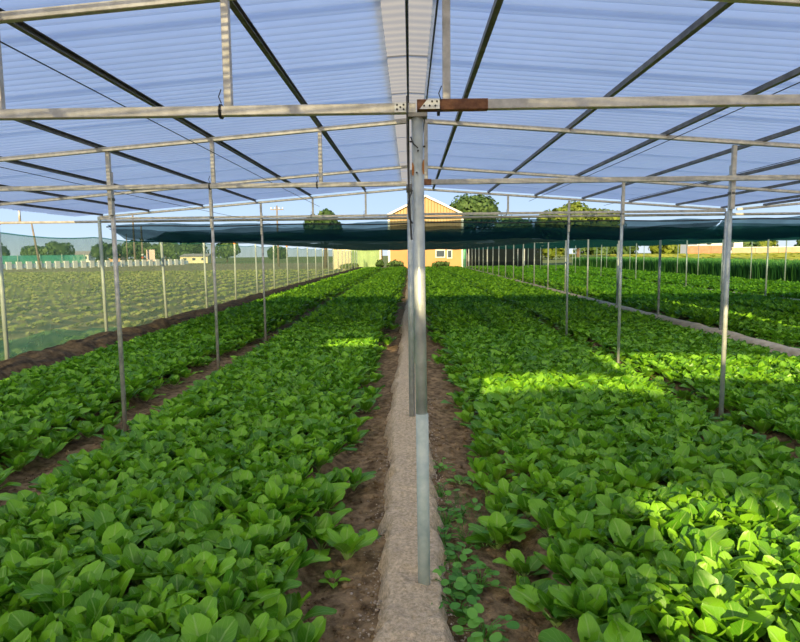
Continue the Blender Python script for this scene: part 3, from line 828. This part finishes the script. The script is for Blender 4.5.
# ------------------------------------------------------------------ shade nets
def shade_net(x0, x1, y0, y1, mat, label, seed, zb=2.19):
    nx = int((x1 - x0) / 0.11); ny = int((y1 - y0) / 0.16)
    X, Y = np.meshgrid(np.linspace(x0, x1, nx), np.linspace(y0, y1, ny))
    t = (Y - frame(4)) / 2.88
    sagY = np.abs(np.sin(math.pi * t))
    sagX = np.abs(np.sin(math.pi * (X / 2.8)))
    Z = zb - (0.12 + 0.12 * np.exp(-(Y - frame(4)) / 5)) * sagY - 0.06 * sagX + 0.10 * fbm(X * 0.9 + seed, Y * 0.5, 4) + 0.05 * fbm(X * 2.2 + Y * 1.0 + seed, Y * 0.3 - X * 0.3, 3)
    Z = np.minimum(Z, zb + 0.0)
    Yw = Y + 0.10 * fbm(X * 1.3 + seed, Y * 0 + seed, 3)
    o = link(bpy.data.objects.new('shade_net', np_mesh('shade_net', np.stack([X.ravel(), Yw.ravel(), Z.ravel()], 1), grid_quads(nx, ny), mat)))
    tag(o, label, 'shade net', 'shade nets hung beyond the roof')
    X, Y = np.meshgrid(np.linspace(x0, x1, nx), np.linspace(y0 - 0.04, y0 + 2.7, 26))
    v = (Y - y0) / 2.7
    Z = zb + 0.03 - (0.30 + 0.16 * fbm(X * 0.45 + seed, X * 0, 2)) * np.sin(math.pi * np.clip(v, 0, 1) ** 0.8) - 0.05 * v + 0.10 * fbm(X * 1.2 + Y * 1.6 + seed, Y * 2.4 - X * 0.4, 4)
    f = link(bpy.data.objects.new('gathered_fold', np_mesh('gathered_fold', np.stack([X.ravel(), Y.ravel(), Z.ravel()], 1), grid_quads(nx, 26), NET_FOLD)), o)
    f['label'] = 'gathered teal fold along the front edge'
    return o
shade_net(-5.5, -0.02, frame(4) + 0.1, END_Y - 4, NET_DARK, 'dark sagging shade net hung left of the ridge posts', 3)
shade_net(0.02, 5.58, frame(4) + 0.1, END_Y - 4, NET_DARK, 'dark sagging shade net hung between ridge posts and first kerb', 9)
shade_net(5.62, 17.0, frame(4) + 0.1, END_Y - 4, NET_TEAL, 'teal sagging shade net hung over the beds beyond the first kerb', 15)

# ------------------------------------------------------------------ left net wall
root = empty('net_wall', (-5.66, 0, 0)); tag(root, 'pale green insect net wall along the left beds', 'net')
ys = np.arange(3.0, END_Y, 0.3); zs = np.linspace(0.05, 1.0, 12)
T, Y = np.meshgrid(zs, ys)
top = 2.0 - 0.05 * np.abs(np.sin(math.pi * (Y - frame(4)) / 2.88)) + 0.02 * fbm(Y, Y * 0, 2)
Zf = 0.1 + (T - 0.05) / 0.95 * (top - 0.1)
Xf = 0.05 * fbm(Y * 1.1, Zf * 2, 3) - 0.03
link(bpy.data.objects.new('net_panel', np_mesh('net_panel', np.stack([Xf.ravel(), Y.ravel(), Zf.ravel()], 1), grid_quads(len(zs), len(ys)), NET_FENCE)), root)
ys2 = np.arange(3.0, 13.2, 0.15); zs2 = np.linspace(0, 1, 10)
T, Y = np.meshgrid(zs2, ys2)
hh = 0.42 * np.clip((13.2 - Y) / 3.2, 0, 1) ** 0.6 + 0.10 * fbm(Y * 1.2, Y * 0 + 4, 3)
Zs = 0.06 + T * np.maximum(hh, 0.02)
Xs = -0.10 - 0.10 * (1 - T) + 0.10 * fbm(Y * 1.6, Zs * 3, 4)
sk = link(bpy.data.objects.new('net_skirt', np_mesh('net_skirt', np.stack([Xs.ravel(), Y.ravel(), Zs.ravel()], 1), grid_quads(len(zs2), len(ys2)), NET_SKIRT)), root)
sk['label'] = 'teal bunched skirt of netting'
yy = np.arange(3.0, END_Y, 0.36)
MB().tube([(0, y, 2.0 - 0.05 * abs(math.sin(math.pi * (y - frame(4)) / 2.88))) for y in yy], 0.010, 5).build('edge_rope', NET_SKIRT, root)

# ------------------------------------------------------------------ wires and cables
def wire(name, pts, r, label, cat='wire', group=None, mat=BLACK):
    o = MB().tube(pts, r, 6).build(name, mat, None); return tag(o, label, cat, group)
def sagline(x0, y0, z0, x1, y1, z1, sag, n=14):
    return [(x0 + (x1 - x0) * t, y0 + (y1 - y0) * t, z0 + (z1 - z0) * t - sag * 4 * t * (1 - t)) for t in [i / n for i in range(n + 1)]]
wire('ridge_cable', [(-0.006, -6, 2.72), (-0.006, frame(2), 2.72), (-0.006, frame(4), 2.71)], 0.0075, 'black cable running under the grey ridge strip', 'cable')
wire('hose_line', sagline(0.125, -4, 2.66, 0.10, frame(4), 2.62, 0.03), 0.0045, 'thin black line slanting down beside the front post head', 'cable')
wire('drop_cable', [(-0.008, frame(1) - 0.05, 2.30), (-0.008, frame(1) - 0.055, 2.1), (-0.004, frame(1) - 0.05, 1.9), (0.006, frame(1) - 0.05, 1.7)], 0.004, 'black cable hanging down the left of the front post', 'cable')
wire('support_wire', sagline(-1.62, -2, 2.52, -1.62, frame(4), 2.50, 0.02), 0.0032, 'thin black wire under the left roof slope, near the ridge')
wire('support_wire', sagline(-3.75, 1.0, 2.50, -2.7, frame(5), 2.26, 0.03), 0.0032, 'thin black wire slanting under the left roof slope, out by the net wall')
wire('support_wire', sagline(2.12, -2, 2.57, 2.12, frame(4), 2.55, 0.02), 0.0032, 'thin black wire under the right roof slope, near the ridge')
wire('support_wire', sagline(3.55, 0, 2.50, 3.45, frame(4), 2.46, 0.02), 0.0032, 'thin black wire under the right roof slope, out by the eave')
nl = [(x, frame(4) + 0.02, 2.185 + 0.012 * math.sin(x * 2.3)) for x in np.arange(-5.5, 17, 0.4)]
wire('net_rope', nl, 0.012, 'black rope holding the front edge of the shade nets', 'rope')

# ------------------------------------------------------------------ distance: trees
def foliage(center, rad, n, size, mat, seed, flat=0.8):
    r = np.random.default_rng(seed)
    # lobes
    nb = 16
    lc = r.normal(0, 1, (nb, 3)); lc /= np.linalg.norm(lc, axis=1)[:, None]
    lc[:, 2] = np.abs(lc[:, 2]) * 0.9 - 0.25
    lc = lc * np.array(rad) * r.uniform(0.35, 0.72, (nb, 1))
    lr = r.uniform(0.32, 0.5, nb) * min(rad[0], rad[2] * 1.3)
    b = r.integers(0, nb, n)
    d = r.normal(0, 1, (n, 3)); d /= np.linalg.norm(d, axis=1)[:, None]
    p = lc[b] + d * (lr[b] * r.uniform(0.75, 1.05, n))[:, None]
    t = r.normal(0, 1, (n, 3)); t -= (t * d).sum(1)[:, None] * d * 0.7; t /= np.linalg.norm(t, axis=1)[:, None]
    u = np.cross(d, t); u /= np.linalg.norm(u, axis=1)[:, None]
    s = (size * r.uniform(0.6, 1.3, n))[:, None]
    V = np.stack([p - t * s, p - u * s * 0.6, p + t * s, p + u * s * 0.6 + d * s * 0.3], 1).reshape(-1, 3) + np.array(center)
    return np_mesh('foliage', V, np.arange(4 * n).reshape(-1, 4), mat, attr=np.repeat(r.random(n), 4), smooth=False)
def tree(x, y, h, w, mat, label, seed, n=3500, size=0.35, group=None, low=0.28):
    root = empty('tree', (x, y, -0.12)); tag(root, label, 'tree', group)
    cz = h * (low + (1 - low) * 0.5)
    me = foliage((0, 0, cz), (w / 2, w / 2, h * (1 - low) * 0.52), n, size, mat, seed)
    link(bpy.data.objects.new('crown', me), root)
    mb = MB(); mb.tube([(0, 0, 0), (0.05 * h * 0.3, 0, h * 0.3), (0, 0, h * 0.6)], [0.035 * h, 0.028 * h, 0.012 * h], 8)
    for a in range(4):
        mb.tube([(0, 0, h * 0.32), (w * 0.2 * math.cos(a * 1.6), w * 0.2 * math.sin(a * 1.6), h * 0.55)], [0.015 * h, 0.007 * h], 6)
    mb.build('trunk', BARK, root, True)
tree(-10.8, 80, 7.9, 5.0, TREE_D, 'dark round-crowned tree left of the ochre building', 1)
tree(9.0, 90, 10.6, 9.6, TREE_M, 'broad dense tree behind the right side of the ochre building', 2, 6000, 0.32)
tree(20.5, 78, 8.1, 12.5, TREE_Y, 'wide yellow-green tree beyond the dark net shelter', 3, 6000, 0.34)
tree(13.8, 86, 7.0, 6.0, TREE_M, 'smaller green tree between the broad tree and the yellow-green tree', 4, 2500, 0.32)
for i, (x, y, h, w) in enumerate([(-118, 178, 7.6, 9), (-108, 180, 6.2, 7), (-99, 176, 7.0, 9), (-88, 182, 6.4, 11), (-77, 178, 7.6, 9), (-68, 175, 6.8, 10), (-59, 170, 7.4, 9), (-50, 172, 6.6, 8), (-128, 180, 6.5, 9), (-40, 190, 4.8, 8)]):
    tree(x, y, h, w, TREE_M if i % 3 else TREE_D, 'distant rounded tree in the row beyond the open field', 20 + i, 900, 0.65, 'distant trees beyond the field', low=-0.05)
for i in range(11):
    tree(26 + 8.5 * i, 150 + 5 * (i % 2), 6.2 + 1.2 * ((i * 7) % 3) / 2, 8.9, (TREE_M, TREE_Y, TREE_M)[i % 3], 'distant tree in the line behind the walls past the rice field', 40 + i, 1100, 0.6, 'distant trees beyond the rice field', low=-0.3)

# shrubs at the far end
def shrub(x, y, h, w, mat, label, seed):
    root = empty('shrub', (x, y, -0.05)); tag(root, label, 'shrub')
    link(bpy.data.objects.new('foliage', foliage((0, 0, h * 0.45), (w / 2, w / 2, h * 0.5), 700, 0.16, mat, seed)), root)
    MB().tube([(0, 0, 0), (0.02, 0, h * 0.5)], [0.05, 0.02], 6).build('stem', BARK, root)
shrub(-1.6, 69.8, 1.1, 2.0, TREE_M, 'green shrub at the foot of the ochre building, left end', 61)
shrub(-3.35, 69.6, 1.3, 1.1, TREE_D, 'dark shrub between the cream shed and the ochre building', 62)
shrub(3.3, 70.0, 1.0, 2.6, TREE_M, 'low shrub in front of the ochre building, right part', 63)
shrub(-6.6, 68.8, 0.8, 3.0, TREE_Y, 'yellow-green shrub in front of the cream shed', 64)

# ------------------------------------------------------------------ distance: buildings
BY = 72.0
b = empty('gable_building', (1.75, BY, -0.12)); tag(b, 'ochre gable-fronted metal building at the far end of the beds', 'building')
HW, EH, PH = 4.15, 6.15, 8.2
mb = MB()
npan = 24
for i in range(npan):      # ribbed facade panels
    x0 = -HW + 2 * HW * i / npan; x1 = x0 + 2 * HW / npan - 0.06
    zt = lambda x: EH + (PH - EH) * (1 - abs(x) / HW)
    mb.add([(x0, 0, 2.6), (x1, 0, 2.6), (x1, 0, zt(x1)), (x0, 0, zt(x0)), (x1 + 0.03, 0.06, 2.6), (x1 + 0.03, 0.06, zt(x1) - 0.02)], [(0, 1, 2, 3), (1, 4, 5, 2)])
    mb.add([(x1 + 0.03, 0.06, 2.6), (x1 + 0.06, 0, 2.6), (x1 + 0.06, 0, zt(x1) - 0.02), (x1 + 0.03, 0.06, zt(x1) - 0.02)], [(0, 1, 2, 3)])
mb.build('facade_cladding', OCHRE, b)
MB().box(-HW, HW, 0.02, 0.2, 0, 2.65).build('lower_wall', ORANGE_WALL, b)
mb = MB(); mb.box(-HW, -HW + 0.15, 0.1, 14, 0, EH); mb.box(HW - 0.15, HW, 0.1, 14, 0, EH); mb.box(-HW, HW, 13.8, 14, 0, EH); mb.build('side_wall', OCHRE, b)
for s in (-1, 1):
    MB().add([(0, -0.25, PH + 0.1), (s * (HW + 0.25), -0.25, EH), (s * (HW + 0.25), 14.2, EH), (0, 14.2, PH + 0.1), (0, -0.25, PH - 0.02), (s * (HW + 0.25), -0.25, EH - 0.12), (s * (HW + 0.25), 14.2, EH - 0.12), (0, 14.2, PH - 0.02)],
             [(0, 1, 2, 3), (4, 7, 6, 5), (0, 4, 5, 1), (1, 5, 6, 2), (2, 6, 7, 3)]).build('roof_slope', ROOFM, b)
    MB().bar((0, -0.28, PH + 0.02), (s * (HW + 0.25), -0.28, EH - 0.07), 0.06, 0.22).build('verge_trim', TRIMW, b)
    MB().box(s * HW - 0.12, s * HW + 0.12, -0.1, 0.1, 0, EH - 0.3).build('corner_trim', TRIMW, b)
for (x0, x1, z0, z1) in ((1.1, 2.2, 1.3, 2.2), (2.4, 3.0, 1.2, 2.2)):
    w = MB().box(x0, x1, -0.05, 0.1, z0, z1).build('window', TRIMW, b)
    MB().box(x0 + 0.1, x1 - 0.1, -0.08, 0.0, z0 + 0.1, z1 - 0.1).build('pane', GLASSD, w)
MB().box(-1.2, -0.1, -0.06, 0.1, 0, 2.1).build('door', ORANGE_WALL, b)

b = empty('cream_shed', (-5.75, 70.5, -0.12)); tag(b, 'cream shed with a green net hung on its front', 'shed')
MB().box(-2.9, 2.5, 0, 3.5, 0, 2.5).build('wall', CREAM, b)
MB().add([(-3.1, -0.3, 2.5), (2.7, -0.3, 2.5), (2.7, 3.8, 2.9), (-3.1, 3.8, 2.9), (-3.1, -0.3, 2.4), (2.7, -0.3, 2.4), (2.7, 3.8, 2.8), (-3.1, 3.8, 2.8)],
         [(0, 1, 2, 3), (7, 6, 5, 4), (0, 4, 5, 1), (1, 5, 6, 2), (2, 6, 7, 3), (3, 7, 4, 0)]).build('roof', ROOFM, b)
XX, ZZ = np.meshgrid(np.linspace(-0.9, 2.3, 24), np.linspace(0.2, 2.4, 10))
YY = -0.12 + 0.12 * np.sin(XX * 6)
link(bpy.data.objects.new('net_curtain', np_mesh('net_curtain', np.stack([XX.ravel(), YY.ravel(), ZZ.ravel()], 1), grid_quads(24, 10), mat_net('green_curtain_net', (0.24, 0.40, 0.18), 0.45, (0.9, 1, 0.9)))), b)

b = empty('net_shelter', (10.2, 68.5, -0.12)); tag(b, 'low shelter walled in black net beyond the right-hand beds', 'shelter')
for x0 in (-3.9, -1.9, 0.1, 2.1):
    XX, ZZ = np.meshgrid(np.linspace(x0, x0 + 1.96, 10), np.linspace(0.15, 2.35, 6))
    YY = 0.05 * np.sin(XX * 7)
    link(bpy.data.objects.new('net_panel', np_mesh('net_panel', np.stack([XX.ravel(), YY.ravel(), ZZ.ravel()], 1), grid_quads(10, 6), NET_BLACK)), b)
    MB().tube([(x0, 0, 0), (x0, 0, 2.45)], 0.05, 8).build('post', PIPE, b)
MB().box(-4.0, 4.2, -0.1, 5, 2.4, 2.5).build('roof', BLACK, b)
MB().box(-3.9, 4.1, 4.8, 4.9, 0, 2.4).build('back_wall', BLACK, b)
o = empty('green_post', (5.75, 67.6, 0)); tag(o, 'bright green square post at the corner of the ochre building plot', 'post')
MB().bar((0, 0, 0), (0, 0, 2.3), 0.28, 0.28).build('shaft', mat_basic('green_paint', (0.02, 0.28, 0.10), None, rough=0.5), o)
MB().box(-0.18, 0.18, -0.18, 0.18, 2.3, 2.36).build('cap', BLACK, o)

# ------------------------------------------------------------------ rice field on the right
n = 26000
d = 17.3 + 6 * rng.random(n) ** 1.6
yb = 18 + 50 * rng.random(n)
hgt = rng.uniform(0.95, 1.15, n)
aa = rng.uniform(0, 6.28, n); ln = rng.uniform(0.05, 0.28, n); ww = rng.uniform(0.012, 0.03, n)
cx, sx = np.cos(aa), np.sin(aa)
V = np.stack([np.stack([d - sx * ww, yb + cx * ww, np.zeros(n) - 0.1], 1), np.stack([d + sx * ww, yb - cx * ww, np.zeros(n) - 0.1], 1),
              np.stack([d + cx * ln * 0.5 + sx * ww, yb + sx * ln * 0.5 - cx * ww, hgt * 0.75], 1), np.stack([d + cx * ln * 0.5 - sx * ww, yb + sx * ln * 0.5 + cx * ww, hgt * 0.75], 1),
              np.stack([d + cx * ln * 1.2 + sx * ww * .2, yb + sx * ln * 1.2, hgt], 1), np.stack([d + cx * ln * 1.2 - sx * ww * .2, yb + sx * ln * 1.2, hgt], 1)], 1).reshape(-1, 3)
q0 = np.arange(n)[:, None] * 6
Q = np.concatenate([q0 + np.array([0, 1, 2, 3]), q0 + np.array([3, 2, 4, 5])])
o = link(bpy.data.objects.new('rice_plants', np_mesh('rice_plants', V, Q, RICE, attr=np.repeat(rng.random(n), 6))))
tag(o, 'tall green rice standing beyond the right-hand beds', 'rice', kind='stuff')
n = 12000
d = rng.uniform(23.5, 100, n); yb = rng.uniform(18, 106, n); d = np.where(np.hypot(d - 20.5, yb - 78) < 8.5, d + 12, d); zz = rng.uniform(0.95, 1.22, n); sz = rng.uniform(0.25, 0.6, n); aa = rng.uniform(0, 3.14, n)
V = np.stack([np.stack([d - np.cos(aa) * sz, yb - np.sin(aa) * sz, zz - 0.1], 1), np.stack([d - np.sin(aa) * sz, yb + np.cos(aa) * sz, zz], 1), np.stack([d + np.cos(aa) * sz, yb + np.sin(aa) * sz, zz + 0.05], 1), np.stack([d + np.sin(aa) * sz, yb - np.cos(aa) * sz, zz - 0.05], 1)], 1).reshape(-1, 3)
o = link(bpy.data.objects.new('ripe_rice', np_mesh('ripe_rice', V, np.arange(4 * n).reshape(-1, 4), mat_leaf('ripe_rice', (0.32, 0.36, 0.02), (0.50, 0.50, 0.03), (0, 0, 0), 0.3, 0.7, veins=False), attr=np.repeat(rng.random(n), 4), smooth=False)))  # yellow-green stands for the sunlit canopy top, put into the colour
tag(o, 'rice field spreading to the walls, its sunlit top coloured yellow-green', 'rice', kind='stuff')

# crop tufts in the left field
n = 42000
row = rng.integers(0, 46, n)
fx = -6.7 - row * 1.15 + 0.29 + rng.normal(0, 0.10, n)
fy = 4 + 62 * rng.random(n) ** 1.5
sz = rng.uniform(0.03, 0.08, n) * (1 + fy / 70); aa = rng.uniform(0, 3.14, n)
zb = 0.05 + rng.uniform(0, 0.06, n)
V = np.stack([np.stack([fx - np.cos(aa) * sz, fy - np.sin(aa) * sz, zb + sz * 0.5], 1), np.stack([fx, fy - 0.03, zb], 1), np.stack([fx + np.cos(aa) * sz, fy + np.sin(aa) * sz, zb + sz * 0.6], 1), np.stack([fx + np.sin(aa) * 0.04, fy + 0.04, zb + sz * 0.9], 1)], 1).reshape(-1, 3)
o = link(bpy.data.objects.new('field_crop', np_mesh('field_crop', V, np.arange(4 * n).reshape(-1, 4), TUFT, attr=np.repeat(rng.random(n), 4), smooth=False)))
tag(o, 'short yellow-green crop in rows across the open field', 'crop', kind='stuff')

# ------------------------------------------------------------------ distance: left side
A, B = Vector((-57, 82, 0)), Vector((-41, 116, 0))
root = empty('road_barrier', A); tag(root, 'long white and blue-grey barrier along the far edge of the open field', 'barrier')
nseg = 26
pm = MB().box(-0.36, 0.36, -0.16, 0.16, 0, 1.15).mesh('barrier_post', WHITEW)
sm = MB().box(-0.02, 1.02, -0.05, 0.05, 0.25, 0.85).mesh('barrier_panel', BLUEP)
dv = (B - A); ang = math.atan2(dv.y, dv.x); L = dv.length / nseg
for i in range(nseg):
    o = bpy.data.objects.new('barrier_post', pm); o.location = dv * (i / nseg); o.rotation_euler = (0, 0, ang); link(o, root)
    o = bpy.data.objects.new('barrier_panel', sm); o.location = dv * (i / nseg); o.rotation_euler = (0, 0, ang); o.scale = (L, 1, 1); link(o, root)
XX, ZZ = np.meshgrid(np.linspace(-90, -58, 60), np.linspace(-0.1, 2.2, 5))
YY = 112 + 0.2 * np.sin(XX * 1.7)
o = empty('far_net_fence', (-74, 112, -0.1)); tag(o, 'low teal net fence beyond the white barrier', 'fence')
link(bpy.data.objects.new('net_panel', np_mesh('net_panel', np.stack([XX.ravel() + 74, YY.ravel() - 112, ZZ.ravel()], 1), grid_quads(60, 5), TEALF)), o)
for i in range(9): MB().tube([(-16 + 4 * i, -0.3, -0.1), (-16 + 4 * i, -0.3, 2.4)], 0.06, 6).build('post', PIPE, o)

def pole(x, y, h, r, label, lean=0, arm=False, striped=False, mat=WOOD):
    root = empty('utility_pole', (x, y, -0.12)); tag(root, label, 'pole')
    MB().tube([(0, 0, 0), (lean, 0, h)], [r, r * 0.65], 10).build('shaft', mat, root, True)
    if arm:
        MB().box(lean - 0.9, lean + 0.9, -0.06, 0.06, h - 0.6, h - 0.48).build('cross_arm', WOOD, root)
        for a in (-0.8, -0.3, 0.3, 0.8): MB().tube([(lean + a, 0, h - 0.48), (lean + a, 0, h - 0.25)], 0.06, 6).build('insulator', WHITEW, root)
    if striped:
        for q in range(4): MB().tube([(0, 0, 0.5 + q * 0.5), (0, 0, 0.75 + q * 0.5)], r * 1.15, 10).build('stripe', (REDP, WHITEW)[q % 2], root, True)
pole(-49.6, 84, 6.3, 0.16, 'short leaning wooden pole standing behind the white barrier', lean=-0.8)
pole(-47.3, 108, 8.8, 0.2, 'utility pole with a cross arm beyond the open field', arm=True)
pole(-48.5, 114, 7.2, 0.2, 'utility pole with a red and white striped foot', striped=True)
pole(-50.4, 112, 5.8, 0.12, 'thin bare pole beside the cross-armed pole')
pole(-18.4, 88, 8.6, 0.16, 'utility pole standing left of the dark round-crowned tree', arm=True)
pole(-31.5, 100, 4.5, 0.12, 'short yellow-footed pole at the far corner of the field')
o = empty('sign_board', (-46.2, 112, -0.12)); tag(o, 'pale pink upright sign board beyond the open field', 'sign')
MB().box(-0.75, 0.75, -0.05, 0.05, 0.8, 3.0).build('board', PINKS, o)
for s in (-0.6, 0.6): MB().tube([(s, 0.06, 0), (s, 0.06, 3.0)], 0.05, 6).build('leg', GALV, o)

def house(x, y, w, dpt, h, rh, mat, rmat, label, win=2):
    b = empty('house', (x, y, -0.12)); tag(b, label, 'house')
    MB().box(-w / 2, w / 2, 0, dpt, 0, h).build('wall', mat, b)
    MB().add([(-w / 2 - 0.3, -0.4, h), (w / 2 + 0.3, -0.4, h), (w / 2 + 0.3, dpt + 0.4, h), (-w / 2 - 0.3, dpt + 0.4, h), (-w / 2, dpt / 2, h + rh), (w / 2, dpt / 2, h + rh)],
             [(0, 1, 5, 4), (2, 3, 4, 5), (0, 4, 3), (1, 2, 5), (3, 2, 1, 0)]).build('roof', rmat, b)
    for i in range(win):
        xx = -w / 2 + w * (i + 0.5) / win
        f = MB().box(xx - 0.5, xx + 0.5, -0.06, 0.02, h * 0.4, h * 0.8).build('window', TRIMW, b)
        MB().box(xx - 0.42, xx + 0.42, -0.09, -0.03, h * 0.42, h * 0.78).build('pane', GLASSD, f)
house(-126, 240, 6, 5, 2.8, 1.4, WHITEW, ROOFM, 'white house among the distant trees beyond the field', 3)
house(-113, 240, 4.5, 5, 3.0, 1.4, PINKW, WHITEW, 'pale house with a light roof among the distant trees', 2)
house(-55, 160, 7, 6, 1.7, 0.7, CREAM, ROOFM, 'low cream building beyond the far corner of the open field', 3)
house(62, 128, 9, 8, 4.2, 1.4, WHITEW, ROOFM, 'white house behind the wall past the rice field', 2)
def long_wall(x0, x1, y, h, mat, label):
    b = empty('boundary_wall', ((x0 + x1) / 2, y, -0.12)); tag(b, label, 'wall')
    w = (x1 - x0) / 2
    MB().box(-w, w, 0, 0.3, 0, h).build('wall_body', mat, b)
    MB().box(-w - 0.1, w + 0.1, -0.08, 0.38, h, h + 0.12).build('coping', TRIMW, b)
    for i in range(int(2 * w / 4) + 1): MB().box(-w + i * 4 - 0.2, -w + i * 4 + 0.2, -0.12, 0.05, 0, h).build('pier', mat, b)
long_wall(47, 53.0, 108, 2.6, BRICKR, 'red-brown wall at the end of the rice field')
long_wall(55.5, 95, 110, 2.2, PINKW, 'long tan wall behind the rice field')
